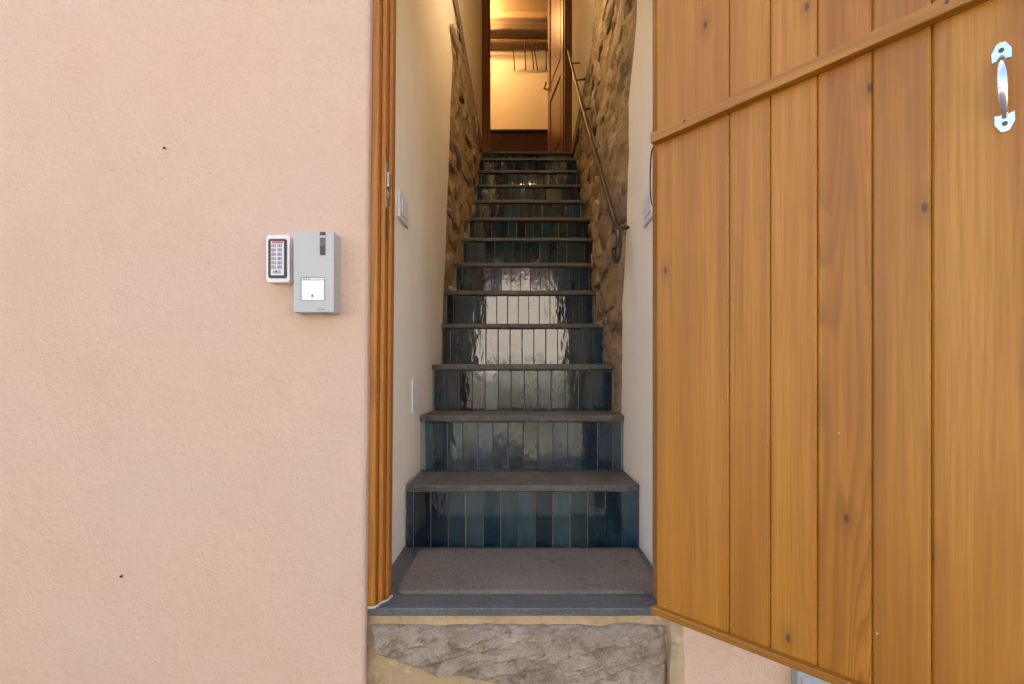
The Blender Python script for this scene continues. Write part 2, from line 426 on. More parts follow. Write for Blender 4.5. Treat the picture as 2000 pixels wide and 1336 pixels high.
# ------------------------------------------------------------------ staircase
NOSE = [(1.59,-.331),(1.84,-.131),(2.09,.0606),(2.34,.2527),(2.59,.448),(2.84,.6447),(3.09,.853),(3.34,1.055),(3.59,1.258),(3.84,1.459),(4.09,1.669),(4.34,1.875),(4.59,2.040)]
RL = [797,831,848,865,873,892,905,918,930,932,934,936,943]
RR = [1247,1213,1195,1177,1160,1156,1157,1153,1141,1137,1133,1128,1122]
TL = [797,826,845,864,873,892,904,918,930,931,934,934,941]
TR = [1250,1215,1205,1174,1159,1157,1158,1153,1141,1138,1134,1129,1124]
OV = .020
stair = empty('staircase', (0, 1.62, SILL), 'steep narrow staircase with slate treads and dark glazed tile risers', 'staircase')
PAL = [(.010,.045,.065),(.012,.052,.062),(.010,.018,.026),(.012,.030,.050),(.016,.050,.080),(.018,.050,.062),(.014,.036,.044),(.020,.062,.085),(.030,.055,.052),(.040,.058,.050),(.012,.028,.040),(.024,.072,.095),(.045,.070,.064),(.016,.020,.020),(.030,.028,.022),(.022,.045,.050),(.050,.075,.070)]
PITCH = .0547; TW = .0527
prevz = SILL
for k, (N, z) in enumerate(NOSE):
    D = N + OV
    xl, xr = (RL[k]-1020)*D/1000, (RR[k]-1020)*D/1000
    tl, tr = (TL[k]-1020)*N/1000, (TR[k]-1020)*N/1000
    th = .021 + RND.uniform(-.002, .002)
    nxt = NOSE[k+1][0]+OV if k < 12 else 4.80
    # tread slab with a worn, slightly wavy front edge
    bm = bmesh.new(); n = 36; rows = []
    for i in range(n+1):
        u = i/n; x = tl-.012*(k>0) + (tr-tl+.024*(k>0))*u
        wv = .0025*fbm(x*9, k*3.1, 0, 3); zz = .0018*fbm(x*7, k*2.3, 5, 3); c = .003
        corner = .012*max(0, 1-min(u, 1-u)*22) if RND.random() < .9 else 0
        y0 = N + wv + corner; zt = z + zz*.5; zb = z - th + zz
        rows.append([bm.verts.new(p) for p in ((x,nxt+.01,z),(x,y0+c*1.5,zt),(x,y0,zt-c),(x,y0+.001,zb+c),(x,y0+c,zb),(x,nxt+.01,zb))])
    for a, b in zip(rows, rows[1:]):
        for q in range(6): bm.faces.new((a[q], a[(q+1)%6], b[(q+1)%6], b[q]))
    bm.faces.new(rows[0]); bm.faces.new(rows[-1][::-1])
    mobj('tread', bm, SLATE, stair)
    # riser backing in grout, tiles set in front of it
    top = z - th - .001
    riser = mobj('riser', B(xl-.03*(k>0), xr+.03*(k>0), D+.0035, nxt-.0 if False else D+.05, prevz+.0005, top), GROUT, stair, origin=None)
    hgt = top - prevz - .003
    # shared tile mesh for this riser
    tb = bmesh.new(); bb = .0016; nx, nz = 3, 6
    box(tb, -TW/2, TW/2, 0, .008, 0, hgt)
    bmesh.ops.bevel(tb, geom=list(tb.edges), offset=bb, segments=2, profile=.5, affect='EDGES')
    me = bpy.data.meshes.new('tile'); bmesh.ops.recalc_face_normals(tb, faces=tb.faces); tb.to_mesh(me); tb.free()
    for f in me.polygons: f.use_smooth = len(f.vertices) and f.area < .002
    me.materials.append(TILE)
    x = xl + RND.uniform(-.6, -.1)*PITCH*.9 if k else xl - .037
    base_off = Vector((0, 0, 0)); p = riser
    while p is not None: base_off += p.location; p = p.parent
    while x < xr - .004:
        a0, a1 = max(x, xl), min(x + TW, xr)
        w = a1 - a0
        if w > .006:
            o = bpy.data.objects.new('tile', me); link(o, riser)
            o.location = Vector(((a0+a1)/2, D + RND.uniform(-.0008, .0008), prevz + .0015 + H)) - base_off
            o.scale = (w/TW, 1, 1 - RND.uniform(0, .012))
            o.rotation_euler = (max(-.014, min(.014, RND.gauss(0, .007))), RND.gauss(0, .003), max(-.02, min(.02, RND.gauss(0, .010))))
            c = RND.choice(PAL); j = RND.uniform(.5, 1.1)
            o.color = (c[0]*j*.75, c[1]*j*1.02, c[2]*j*1.34, 1)
        x += PITCH + RND.choice((-.0012, -.0006, 0, 0, .0004, .0010))
    prevz = z
# solid body under the flight
pts = [(1.68, SILL-.03)] 
for k, (N, z) in enumerate(NOSE): pts += [(N+OV+.045, NOSE[k-1][1]-.03 if k else SILL-.03), (N+OV+.045, z-.03)]
pts = pts[1:] + [(4.80, 2.01), (4.80, SILL-.03)]
mobj('stair_core', prism(bmesh.new(), pts, 'x', -.42, .50), GROUT, stair)

# slate door step and the rough stone below
bm = bmesh.new(); n = 40; rows = []
for i in range(n+1):
    x = -.3762 + (.378+.3762)*i/n; y0 = F+.0205 + .0012*fbm(x*8, 1, 0, 3); c = .0025; th = .0185
    rows.append([bm.verts.new(p) for p in ((x,1.655,SILL),(x,y0+c,SILL),(x,y0,SILL-c),(x,y0+.001,SILL-th+c),(x,y0+c,SILL-th),(x,1.655,SILL-th))])
for a, b in zip(rows, rows[1:]):
    for q in range(6): bm.faces.new((a[q], a[(q+1)%6], b[(q+1)%6], b[q]))
bm.faces.new(rows[0]); bm.faces.new(rows[-1][::-1])
tag(mobj('doorstep', bm, BSLATE), 'blue grey slate doorstep slab at the foot of the stairs', 'doorstep')

base = empty('threshold_base', (0, F+.05, -H), 'rough hewn stone block in ochre mortar under the slate doorstep', 'stone block')
def grid_panel(x0, x1, z0, z1, nx, nz, yfun, back):
    bm = bmesh.new(); vs = [[bm.verts.new((x0+(x1-x0)*i/nx, yfun(x0+(x1-x0)*i/nx, z0+(z1-z0)*j/nz), z0+(z1-z0)*j/nz)) for i in range(nx+1)] for j in range(nz+1)]
    for j in range(nz):
        for i in range(nx): bm.faces.new((vs[j][i], vs[j][i+1], vs[j+1][i+1], vs[j+1][i]))
    return bm
mobj('mortar', grid_panel(-.374, .376, -H-.05, SILL-.0195, 120, 90, lambda x, z: F+.036+.006*fbm(x*7, z*7, 2, 4)+.03*max(0, abs(x+.0)-.372)*20, 0), OCHRE, base)
def rock_y(x, z):
    # outline of the block: straight top, sloping lower-left corner
    zt = SILL-.043 + .006*fbm(x*9, 4, 0, 3)
    left = -.352 + .008*fbm(4, z*12, 0, 3) + max(0, (-.628 - z))*2.5 + max(0, -.682-z)*4.4
    right = .338 + .008*fbm(8, z*14, 0, 3)
    d = min(zt - z, x - left, right - x)
    edge = max(-1, min(1, d/.018))
    if d < 0: return F+.046 + .02*min(1, -d/.02)
    lift = .024*math.sqrt(max(0, min(1, d/.016))) + .026*math.sqrt(max(0, min(1, d/.085)))
    u = x*.93 + z*.36; v = z*.93 - x*.30
    chis = .016*abs(fbm(u*6, v*24, 1.7, 4)) + .008*fbm(u*16, v*50, 6, 4) + .014*fbm(x*4, z*6, 3, 3)
    return F+.044 - lift + chis*edge
mobj('hewn_block', grid_panel(-.37, .36, -H-.05, SILL-.03, 330, 250, rock_y, 0), ROUGH, base, smooth=False)
bm = bmesh.new()
for sgn, xx in ((1, .352),):
    n=60; rows=[]
    for i in range(n+1):
        z = -H + (SILL-.02+H)*i/n
        w = .010+.005*fbm(2, z*14, 0, 3)
        rows.append([bm.verts.new(p) for p in ((xx-.014+.005*fbm(1,z*20,0,3),F+.03,z),(xx-w,F+.012+.004*fbm(5,z*20,0,3),z),(xx+.004,F+.001,z),(xx+.014+.007*fbm(7,z*16,0,3),F-.0015,z),(xx+.022+.008*fbm(7,z*16,0,3),F+.004,z))])
    for a, b in zip(rows, rows[1:]):
        for q in range(4): bm.faces.new((a[q], a[q+1], b[q+1], b[q]))
mobj('mortar_edge', bm, OCHRE, base)

# door mat
bm = bmesh.new()
prism(bm, rrect(-.312, .348, 1.262, 1.580, .018), 'z', SILL+.0005, SILL+.0095)
bmesh.ops.bevel(bm, geom=[e for e in bm.edges if abs(e.verts[0].co.z-e.verts[1].co.z) < 1e-5], offset=.002, segments=2, affect='EDGES')
dm = mobj('door_mat', bm, MATM)
tag(dm, 'worn brown felt door mat lying on the slate doorstep', 'door mat')

# ------------------------------------------------------------------ stairwell walls
LW = -.371; RW = .369
def edge_panel(x, poly, thick, name, m, label):
    """plaster coat: outline in (depth, height), densified with a ragged far edge"""
    bm = bmesh.new(); prism(bm, poly, 'x', x, x+thick)
    o = mobj(name, bm, m); tag(o, label, None, None, 'structure'); return o
def ragged(pts, amp=.008, step=.03, seed=0):
    out = []
    for (a, b) in zip(pts, pts[1:]):
        L = math.dist(a, b); n = max(1, int(L/step))
        for i in range(n):
            t = i/n; y = a[0]+(b[0]-a[0])*t; z = a[1]+(b[1]-a[1])*t
            out.append((y + amp*fbm(seed, z*12, y*9, 3), z + .3*amp*fbm(z*9, seed+4, y*9, 3)))
    out.append(pts[-1]); return out
def pz(px, py, X):
    D = X*1000/(px-1020); return (D, (740-py)*D/1000)
le = ragged([(2.30,SILL-.04),(2.34,.05),pz(866,565,LW),pz(870,500,LW),pz(872,430,LW),pz(877,300,LW),pz(880,200,LW),pz(882,162,LW),pz(884,115,LW),pz(878,60,LW),pz(878,44,LW),pz(884,60,LW),pz(893,95,LW)], .010, .03, 1)
top_l = [(2.95, 2.02), (2.95, 4.5)]
edge_panel(LW, [(F+.10, SILL-.04)] + le + top_l + [(F+.10, 4.5)], -.022, 'wall_stair_left', CREAM, None)
re_ = ragged([(1.93,SILL-.04),(1.90,-.2),pz(1213,815,RW),pz(1216,700,RW),pz(1215,600,RW),pz(1222,500,RW),pz(1225,400,RW),pz(1228,300,RW),pz(1228,200,RW),pz(1238,100,RW),pz(1243,40,RW),pz(1245,0,RW),(1.62,1.6),(1.66,2.2)], .012, .03, 5)
edge_panel(RW, [(F+.10, SILL-.04)] + re_ + [(1.66, 4.5), (F+.10, 4.5)], .020, 'wall_stair_right', CREAM, None)
# upper plaster above the floor band
tag(mobj('wall_upper_left', B(-.40, -.368, 2.951, 4.66, 2.12, 4.5), CREAM_UP), kind='structure')
tag(mobj('wall_upper_right', B(.452, .50, 1.60, 4.66, 2.12, 4.5), CREAM_UP), kind='structure')
tag(mobj('floor_band_left', B(-.40, -.360, 2.70, 4.68, 2.01, 2.119, .004), BAND), kind='structure')
tag(mobj('floor_band_right', B(.444, .50, 1.60, 4.68, 2.00, 2.119, .004), BAND), kind='structure')
# rubble stone walls: an uneven bed of mortar with stones set in it
PL = [(1.5,-.40),(2.3,-.392),(2.62,-.388),(2.86,-.374),(3.11,-.364),(3.36,-.350),(3.61,-.336),(3.86,-.345),(4.11,-.357),(4.36,-.366),(4.7,-.366)]
PR = [(1.5,.405),(1.70,.400),(1.80,.390),(1.90,.376),(2.11,.372),(2.36,.376),(2.61,.376),(2.86,.393),(3.11,.428),(3.36,.444),(3.61,.438),(3.86,.450),(4.11,.464),(4.36,.468),(4.7,.47)]
def rubble(name, label, side, tab, d0, d1, nst, seed):
    r = random.Random(seed)
    def base_x(D, z):
        x = interp(tab, D)
        if side > 0:      # the right wall hollows out a little with height
            x += .03*max(0, min(1, (z-.9)/1.0))*max(0, 1-abs(D-2.1)/.9)
        return x
    root = empty(name, (side*.40, (d0+d1)/2, SILL), label, 'stone wall')
    bm = bmesh.new(); nd, nz = int((d1-d0)/.02), 130; z0, z1 = SILL-.05, 2.01
    vs = []
    for j in range(nz+1):
        row = []
        for i in range(nd+1):
            D = d0+(d1-d0)*i/nd; z = z0+(z1-z0)*j/nz
            h = .018*fbm(D*4, z*7, seed, 4) + .014*fbm(D*13, z*20, seed+3, 4) - .014*abs(fbm(D*7, z*12, seed+9, 3))
            row.append(bm.verts.new((base_x(D, z) - side*h, D, z)))
        vs.append(row)
    for j in range(nz):
        for i in range(nd): bm.faces.new((vs[j][i], vs[j][i+1], vs[j+1][i+1], vs[j+1][i]))
    mobj('mortar', bm, MORTAR, root, smooth=True)
    # stones in rough courses
    z = SILL - .02; row = 0
    while z < 1.93:
        hh = r.uniform(.085, .17); D = d0 + r.uniform(-.1, .05)
        while D < d1:
            w = r.uniform(.09, .42)
            if r.random() < .55:
                cD, cz = D + w/2, z + hh/2
                stepz = interp([(1.59,-.55)] + [(a, b-.1) for a, b in NOSE], cD)
                if cz > stepz - .1 and cz+hh/2 < 1.99 and cD-w*.5 > (1.80 if side > 0 else 2.45) and cD < d1-.06:
                    sb = bmesh.new(); bmesh.ops.create_icosphere(sb, subdivisions=3, radius=1)
                    sd_ = r.uniform(0, 99); rot = r.uniform(-.16, .16)
                    for v in sb.verts:
                        p = v.co.copy()
                        q = Vector([math.copysign(abs(c)**.48, c) for c in p])
                        q *= 1 + .36*fbm(p.x*1.5+sd_, p.y*1.5, p.z*1.5, 3)
                        dx, dy, dz = q.x*.036, q.y*w*.44, q.z*hh*.45
                        dy, dz = dy*math.cos(rot)-dz*math.sin(rot), dy*math.sin(rot)+dz*math.cos(rot)
                        dx += .006*fbm((cD+dy)*16+sd_, (cz+dz)*22, 1, 3)
                        v.co = (base_x(cD+dy, cz+dz) + side*.0285 - side*dx, cD+dy, cz+dz)
                    o = mobj('stone', sb, STONE, root, smooth=True)
                    c = r.choice([(.40,.30,.19),(.47,.36,.23),(.30,.245,.18),(.52,.41,.28),(.22,.18,.14),(.44,.32,.19)])
                    o.color = (*c, 1)
            D += w + r.uniform(.01, .04)
        z += hh + r.uniform(.008, .025); row += 1
    return root
rubble('rubble_wall', 'exposed rubble stone wall on the left of the upper stairs', -1, PL, 2.2, 4.665, 40, 3)
rubble('rubble_wall', 'exposed rubble stone wall behind the iron handrail', 1, PR, 1.55, 4.665, 60, 11)
# outer masonry behind the linings, closing the stairwell
tag(mobj('wall_core_left', B(-.75, -.425, F+.302, 4.67, SILL-.3, 4.5), CREAM), kind='structure')
tag(mobj('wall_core_right', B(.515, .85, F+.302, 4.67, SILL-.3, 4.5), CREAM), kind='structure')
tag(mobj('ceiling_stairwell', B(-.75, .85, F+.301, 4.67, 4.501, 4.6), CREAM), kind='structure')

# ------------------------------------------------------------------ switches and cover on the plaster
def wall_plate(name, x, side, d0, d1, z0, z1, label, cat, rockers):
    s = -side      # towards the stairwell
    root = empty(name, (x, (d0+d1)/2, z0), label, cat)
    def b(a, c, e0, e1, f0, f1, bev): return B(min(x+s*a, x+s*c), max(x+s*a, x+s*c), e0, e1, f0, f1, bev=bev, seg=2)
    mobj('cover', b(.0005, .009, d0, d1, z0, z1, .003), WHITEP, root)
    for q in rockers:
        mobj('rocker', b(.0088, .0115, d0+q[0]*(d1-d0), d0+q[1]*(d1-d0), z0+.018, z1-.018, .0012), q[2], root)
    return root
wall_plate('light_switch', LW, -1, 1.515, 1.640, .480, .562, 'white light switch plate on the left plaster wall beside the frame', 'light switch', [(.2,.39,SILVER),(.405,.595,WHITEP),(.61,.8,SILVER)])
wall_plate('light_switch', RW, 1, 1.405, 1.533, .452, .532, 'white light switch plate on the right plaster wall near the open door', 'light switch', [(.2,.39,SILVER),(.405,.595,WHITEP),(.61,.8,SILVER)])
o = wall_plate('cover_plate', LW, -1, 1.70, 1.825, -.115, 0.0, 'blank white cover plate low on the left plaster wall', 'cover plate', [])

# ------------------------------------------------------------------ keypad
KD = F-.023
def kx(px): return (px-1020)*KD/1000
def kz(py): return (740-py)*KD/1000
kp = empty('keypad', ((kx(520)+kx(566))/2, F, kz(551)), 'silver framed door keypad with thirteen keys beside the grey intercom', 'keypad')
bm = prism(bmesh.new(), rrect(kx(520), kx(565.5), kz(551), kz(459), .005), 'y', KD, F+.001)
bmesh.ops.bevel(bm, geom=[e for e in bm.edges if abs(e.verts[0].co.y-KD) < 1e-6 and abs(e.verts[1].co.y-KD) < 1e-6], offset=.0025, segments=3, affect='EDGES')
mobj('housing', bm, SILVER, kp)
mobj('bezel', prism(bmesh.new(), rrect(kx(524.5), kx(560.5), kz(543.5), kz(467), .0048), 'y', KD-.0018, KD+.001), BLACKP, kp)
mobj('key_panel', prism(bmesh.new(), rrect(kx(530), kx(555.3), kz(538), kz(471.5), .001), 'y', KD-.0024, KD), SILVER, kp)
mobj('red_stripe', B(kx(532), kx(554), KD-.0030, KD-.0022, kz(475.5), kz(472.2)), RED, kp)
def glyph(ch, size, parent, x, y, z, m, name='digit'):
    cu = bpy.data.curves.new(name, 'FONT'); cu.body = ch; cu.size = size; cu.align_x = 'CENTER'; cu.align_y = 'CENTER'; cu.extrude = .0001
    t = bpy.data.objects.new('tmp', cu); C.objects.link(t)
    dg = bpy.context.evaluated_depsgraph_get(); dg.update()
    me = bpy.data.meshes.new_from_object(t.evaluated_get(dg)); bpy.data.objects.remove(t, do_unlink=True)
    me.transform(Matrix.Rotation(math.radians(90), 4, 'X')); me.materials.clear(); me.materials.append(m)
    o = bpy.data.objects.new(name, me); off = Vector((0,0,0)); p = parent
    while p is not None: off += p.location; p = p.parent
    o.location = Vector((x, y, z+H)) - off; return link(o, parent)
bell = [(-.5,-.35),(-.38,-.2),(-.34,.15),(-.18,.42),(0,.5),(.18,.42),(.34,.15),(.38,-.2),(.5,-.35),(.15,-.35),(0,-.5),(-.15,-.35)]
for i, ch in enumerate(['1','2','3','4','5','6','7','8','9','0','*','#']):
    r_, c_ = divmod(i, 2)
    x = kx(535.6 + c_*12.0); z = kz(480.3 + r_*8.45)
    key = mobj('key', B(x-.0052, x+.0052, KD-.0048, KD-.0023, z-.0034, z+.0034, .0007), KEYM, kp)
    glyph(ch, .0075, key, x, KD-.0050, z, INK)
x, z = kx(541.5), kz(531.5)
key = mobj('key', B(x-.0085, x+.0085, KD-.0048, KD-.0023, z-.0034, z+.0034, .0007), KEYM, kp)
mobj('bell_symbol', prism(bmesh.new(), [(x+p[0]*.005, z+p[1]*.005) for p in bell], 'y', KD-.0051, KD-.0047), INK, key)

# ------------------------------------------------------------------ intercom
ID = F-.040
def ix(px): return (px-1020)*ID/1000
def iz(py): return (740-py)*ID/1000
ic = empty('intercom', ((ix(573)+ix(652))/2, F, iz(610)), 'grey door intercom panel with white call button on pink wall', 'intercom')
mobj('housing', B(ix(573), ix(652), ID, F+.001, iz(610), iz(452.5), .0015, 2), GREYP, ic)
w = mobj('camera_window', B(ix(625), ix(635.8), ID-.0008, ID+.004, iz(498.5), iz(453.2)), SMOKE, ic)
mobj('lens_band', B(ix(625.4), ix(635.4), ID-.0013, ID, iz(464.6), iz(460.2)), GREYP, w)
mobj('lens_band', B(ix(625.4), ix(635.4), ID-.0013, ID, iz(480), iz(466)), GREYMID, w)
mobj('button_recess', B(ix(587.8), ix(634.6), ID-.0004, ID+.003, iz(587.5), iz(541.2)), INK, ic)
mobj('name_strip', B(ix(589.2), ix(634), ID-.0010, ID+.002, iz(546.2), iz(542.6)), WHITEP, ic)
for q in (593.6, 598.2, 603.6): mobj('notch', B(ix(q), ix(q+1.3), ID-.0014, ID, iz(546.2), iz(542.6)), INK, ic)
cb = mobj('call_button', B(ix(589.6), ix(634), ID-.0030, ID+.002, iz(587), iz(547.6), .001, 2), CARD, ic)
bx_, bz_ = ix(611), iz(578)
mobj('bell_symbol', prism(bmesh.new(), [(bx_+p[0]*.0055, bz_+p[1]*.007) for p in bell], 'y', ID-.0032, ID-.0029), GREYMID, cb)
for q, w_ in ((620.5, 4.2), (626, 2.6), (629.5, 5.0)): mobj('print_mark', B(ix(q), ix(q+w_), ID-.0003, ID+.001, iz(605.2), iz(603.8)), GREYMID, ic)
mobj('foot_vent', B(ix(626), ix(636), ID+.006, ID+.020, iz(610)-.0008, iz(610)+.001), BLACKP, ic)

# ------------------------------------------------------------------ the open door
HX, HD = .297, 1.130
dirx, diry = .677, -.736
door = empty('door', (HX, HD, -.512), 'open orange varnished pine plank door with chrome pull handle', 'door', rz=math.atan2(diry, dirx))
US = [0, .163, .241, .321, .402, .479, .620, .720]
DH = 1.66
def local(name, bm, m, parent=door, smooth=False): return mobj(name, bm, m, parent, smooth, local=True)
for i, (a, b) in enumerate(zip(US, US[1:])):
    bm = bmesh.new(); w = b - a; g = .0034; e = .0005
    l_, r_ = (e if i else 0), (e if i < len(US)-2 else 0)
    gl, gr = (g if i else .0015), (g if i < len(US)-2 else .0015)
    pts = [(l_, .034), (l_, gl*.9), (l_+gl, 0), (w-r_-gr, 0), (w-r_, gr*.9), (w-r_, .034)]
    dz = 0
    prism(bm, pts, 'z', 0, DH)
    o = local('plank', bm, PINE); o.location = (a, 0, 0); gr_ = [.25,.35,.4,1.0,.45,.15,.3][i]; o.color = (gr_, gr_, gr_, 1)
# battens laid across the planks
def tilt_rail(z0, u0, u1, slope, hgt, dep, name='batten'):
    bm = bmesh.new(); box(bm, u0, u1, -dep, -.0002, 0, hgt, .0016, 2)
    for v in bm.verts: v.co.z += z0 + slope*v.co.x
    return local(name, bm, PINE_H)
rail = tilt_rail(1.0275, -.004, .716, .0437, .0225, .019)
bot = tilt_rail(-.003, -.006, .722, 0, .0150, .0150)
top = tilt_rail(1.60, 0, .716, 0, .03, .019)
for u in (.078, .50):
    zc = 1.0275 + .0437*u + .0145
    local('screw', disc(bmesh.new(), (u, -.0192, zc), (0,1,0), .0028, .0016, 10), SCREW, rail)
# chrome pull handle
hu, hz0, hz1 = .561, .345+.512, .474+.512
hz1 -= .001
han = empty('handle', (0,0,0), parent=None); han.parent = door; han.location = (hu, 0, hz0)
han.rotation_euler = (0, math.radians(-2.0), 0)
HL = hz1 - hz0
def shield(zc, up):
    s = 1 if up else -1
    pts = [(-.0135,-.012),(-.0138,.001),(-.006,.0125),(.0, .0135),(.006,.0125),(.0138,.001),(.0135,-.012),(.006,-.0105),(-.006,-.0105)]
    pts = [(p[0]*.76, zc + s*p[1]) for p in pts]
    bm = prism(bmesh.new(), pts, 'y', -.0024, -.0002)
    return bm
for zc, up in ((HL-.014, True), (.014, False)):
    pl = local('mounting_plate', shield(zc, up), CHROME, han)
    local('screw', disc(bmesh.new(), (0, -.0026, zc+(.002 if up else -.002)), (0,1,0), .0032, .0014, 12), SCREW, han)
pts = []
for i in range(25):
    t = i/24; z = .022 + (HL-.044)*t
    pts.append((0, -.003 - .022*math.sin(math.pi*t)**.6, z))
local('grip', tube(bmesh.new(), pts, .005, 14, rfun=lambda t: (.0028+.0022*math.sin(math.pi*t), .0034+.0036*math.sin(math.pi*t)**.8), up=(1,0,0)), CHROME, han, smooth=True)

for u, zz in ((.246, .115), (.168, .030), (.355, .42), (.41, .10), (.02, .016), (.05, .017)):
    local('paint_fleck', disc(bmesh.new(), (u, -.0004, zz), (0,1,0), .0014, .001, 7), CAULK)
# cable from the door edge to the switch
bm = tube(bmesh.new(), smooth_path([(.2935,1.142,.518),(.2925,1.160,.510),(.3085,1.235,.490),(.3340,1.330,.466),(.3600,1.402,.470)], 8), .0016, 7)
tag(mobj('cable', bm, WIRE, smooth=True), 'thin brown cable hanging between the open door and light switch', 'cable')

# grey box behind the door on the right facade
ub = empty('utility_box', (.85, F, -.90), 'pale grey metal box low on pink wall under the open door', 'utility box')
mobj('case', B(.612, 1.05, F-.028, F+.001, -.92, -.652, .003), UTIL, ub)
mobj('lid', B(.620, 1.042, F-.031, F-.0275, -.912, -.660, .002), UTIL, ub)

# ------------------------------------------------------------------ handrail
hr = empty('handrail', (.40, 3.0, -.1), 'forged iron handrail with curled lower end fixed along the right wall', 'handrail')
a, b = Vector((.3275, 1.752, .500)), Vector((.3835, 4.26, 2.725))
path = [a + (b-a)*(i/20) + Vector((0,0,-.020*math.sin(math.pi*i/20))) for i in range(21)]
mobj('rail', tube(bmesh.new(), path, .0092, 10), IRON, hr, smooth=True)
curl = smooth_path([a, a+Vector((-.002,-.030,-.030)), a+Vector((-.006,-.045,-.068)), a+Vector((-.008,-.035,-.098)), a+Vector((-.010,-.010,-.094)), a+Vector((-.012,.004,-.066)), a+Vector((-.013,-.008,-.046)), a+Vector((-.014,-.022,-.058))], 7)
mobj('scroll', tube(bmesh.new(), curl, .010, 10, rfun=lambda t: .0115-.003*t), IRON, hr, smooth=True)
for t in (.006, .30, .52, .74, .90):
    p = a + (b-a)*t + Vector((0,0,-.020*math.sin(math.pi*t)))
    X = interp(PR, p.y) + .02
    if t < .02: X = .3705
    q = p + Vector((.004,0,-.022))
    pts = [p, q + Vector((.004,0,-.006)), Vector((q.x+.022, p.y, q.z-.004)), Vector((X, p.y, q.z+.002))] if t > .02 else [p+Vector((-.012,0,-.002)), p+Vector((.004,0,.005)), p+Vector((.02,0,.010)), Vector((X, p.y, p.z+.010))]
    br = mobj('bracket', tube(bmesh.new(), smooth_path(pts, 5), .0055, 8), IRON, hr, smooth=True)
    mobj('wall_rose', disc(bmesh.new(), (X-.018 if t > .02 else X-.012, p.y, pts[-1].z), (1,0,0), .012 if t > .02 else .008, .008, 12), IRON, br)

# ------------------------------------------------------------------ upper doorway and room
DD = 4.69
uf = empty('upper_door_frame', (.05, DD, 2.04), 'dark varnished frame of the doorway at the top of the stairs', 'door frame')
for nm, x0, x1, y0, y1 in (('jamb',-.372,-.318,DD-.012,DD+.10),('stop',-.3178,-.296,DD+.02,DD+.10),('jamb',.412,.470,DD-.012,DD+.10),('stop',.392,.4118,DD+.02,DD+.10)):
    mobj(nm, B(x0, x1, y0, y1, 2.0405, 4.14, .003), DARKW, uf)
mobj('head', B(-.372, .470, DD-.012, DD+.10, 4.1405, 4.2, .003), DARKW, uf)
tag(mobj('wall_over_upper_door', B(-.42, .51, 4.672, 4.80, 4.201, 4.6), CREAM_UP), kind='structure')
tag(mobj('wall_beside_upper_door', B(-1.6, -.3725, DD-.01, DD+.10, 2.03, 4.6), CREAM_UP), kind='structure')
tag(mobj('wall_beside_upper_door', B(.4705, 1.8, DD-.01, DD+.10, 2.03, 4.6), CREAM_UP), kind='structure')
# open inner door leaf, hinged on the right
ang = math.atan2(.665, -.105)
idr = empty('inner_door', (.402, DD+.105, 2.05), 'panelled brown wooden door standing open at the stair top', 'door', rz=ang)
W_, T_, HT = .70, .042, 2.06
# local x along the leaf, local y = +normal; the stairwell side is +y here
for nm, a0, a1, z0, z1 in (('stile',0,.10,0,HT),('stile',W_-.10,W_,0,HT),('cross_rail',.1002,W_-.1002,0,.20),('cross_rail',.1002,W_-.1002,.86,1.00),('cross_rail',.1002,W_-.1002,HT-.12,HT)):
    local(nm, B(a0, a1, -T_/2, T_/2, z0, z1, .004), DARKW, idr)
for z0, z1 in ((.2,.86),(1.0,HT-.12)):
    p_ = local('panel', B(.095, W_-.095, -.009, .009, z0-.004, z1+.004), DARKW, idr)
    local('moulding', B(.135, W_-.135, -.016, .016, z0+.035, z1-.035, .006), DARKW, p_)
for s in (1, -1):
    kb = local('door_handle', tube(bmesh.new(), [(W_-.05,s*.02,1.02),(W_-.05,s*.062,1.02),(W_-.055,s*.070,1.021),(W_-.16,s*.070,1.03)], .009, 10), BRASS, idr, smooth=True)
    local('rosette', disc(bmesh.new(), (W_-.05, s*.025, 1.02), (0,1,0), .024, .008, 16), BRASS, kb)

BW = 6.55; CEIL = 4.44
tag(mobj('floor_upper', B(-1.6, 1.8, 4.80, BW+.1, 1.95, 2.036), CHESTW), kind='structure')
tag(mobj('wall_room_back', B(-1.6, 1.8, BW, BW+.1, 2.037, 4.9), CREAM_UP), kind='structure')
tag(mobj('wall_room_left', B(-1.7, -1.6, DD-.01, BW+.1, 1.95, 4.9), CREAM_UP), kind='structure')
tag(mobj('wall_room_right', B(1.8, 1.9, DD-.01, BW+.1, 1.95, 4.9), CREAM_UP), kind='structure')
cl = tag(mobj('ceiling_upper', B(-1.6, 1.8, 4.801, BW, CEIL+.021, CEIL+.06), CEILW), kind='structure')
for i in range(9):
    y0 = 4.805 + i*.194
    mobj('ceiling_board', B(-1.6, 1.8, y0, y0+.19, CEIL, CEIL+.02, .003), CEILW, cl)
bm = bmesh.new(); n = 60; rows = []
by0, by1, bz0, bz1 = 6.22, 6.385, 4.245, CEIL-.012
for i in range(n+1):
    x = -1.59+3.38*i/n; w = lambda s: .010*fbm(x*3, s*7.7, 2, 3)
    rows.append([bm.verts.new(p) for p in ((x,by0+w(1),bz0+w(2)+.012),(x,by0+.012+w(1),bz0+w(2)),(x,by1-.012,bz0+w(3)),(x,by1,bz0+.012),(x,by1,bz1),(x,by0+w(4),bz1-.075+w(5)),(x,by0+w(4)*.8,bz1-.085+w(5)))])
for a_, b_ in zip(rows, rows[1:]):
    for q in range(7): bm.faces.new((a_[q], a_[(q+1)%7], b_[(q+1)%7], b_[q]))
bm.faces.new(rows[0]); bm.faces.new(rows[-1][::-1])
tag(mobj('ceiling_beam', bm, BEAMW), 'old weathered timber beam crossing under the ceiling upstairs', 'beam')
tag(mobj('ceiling_plank', B(-1.59, 1.79, 6.18, 6.36, CEIL-.075, CEIL-.001, .006), CEILW), 'pale orange board lying above the old beam', 'board')
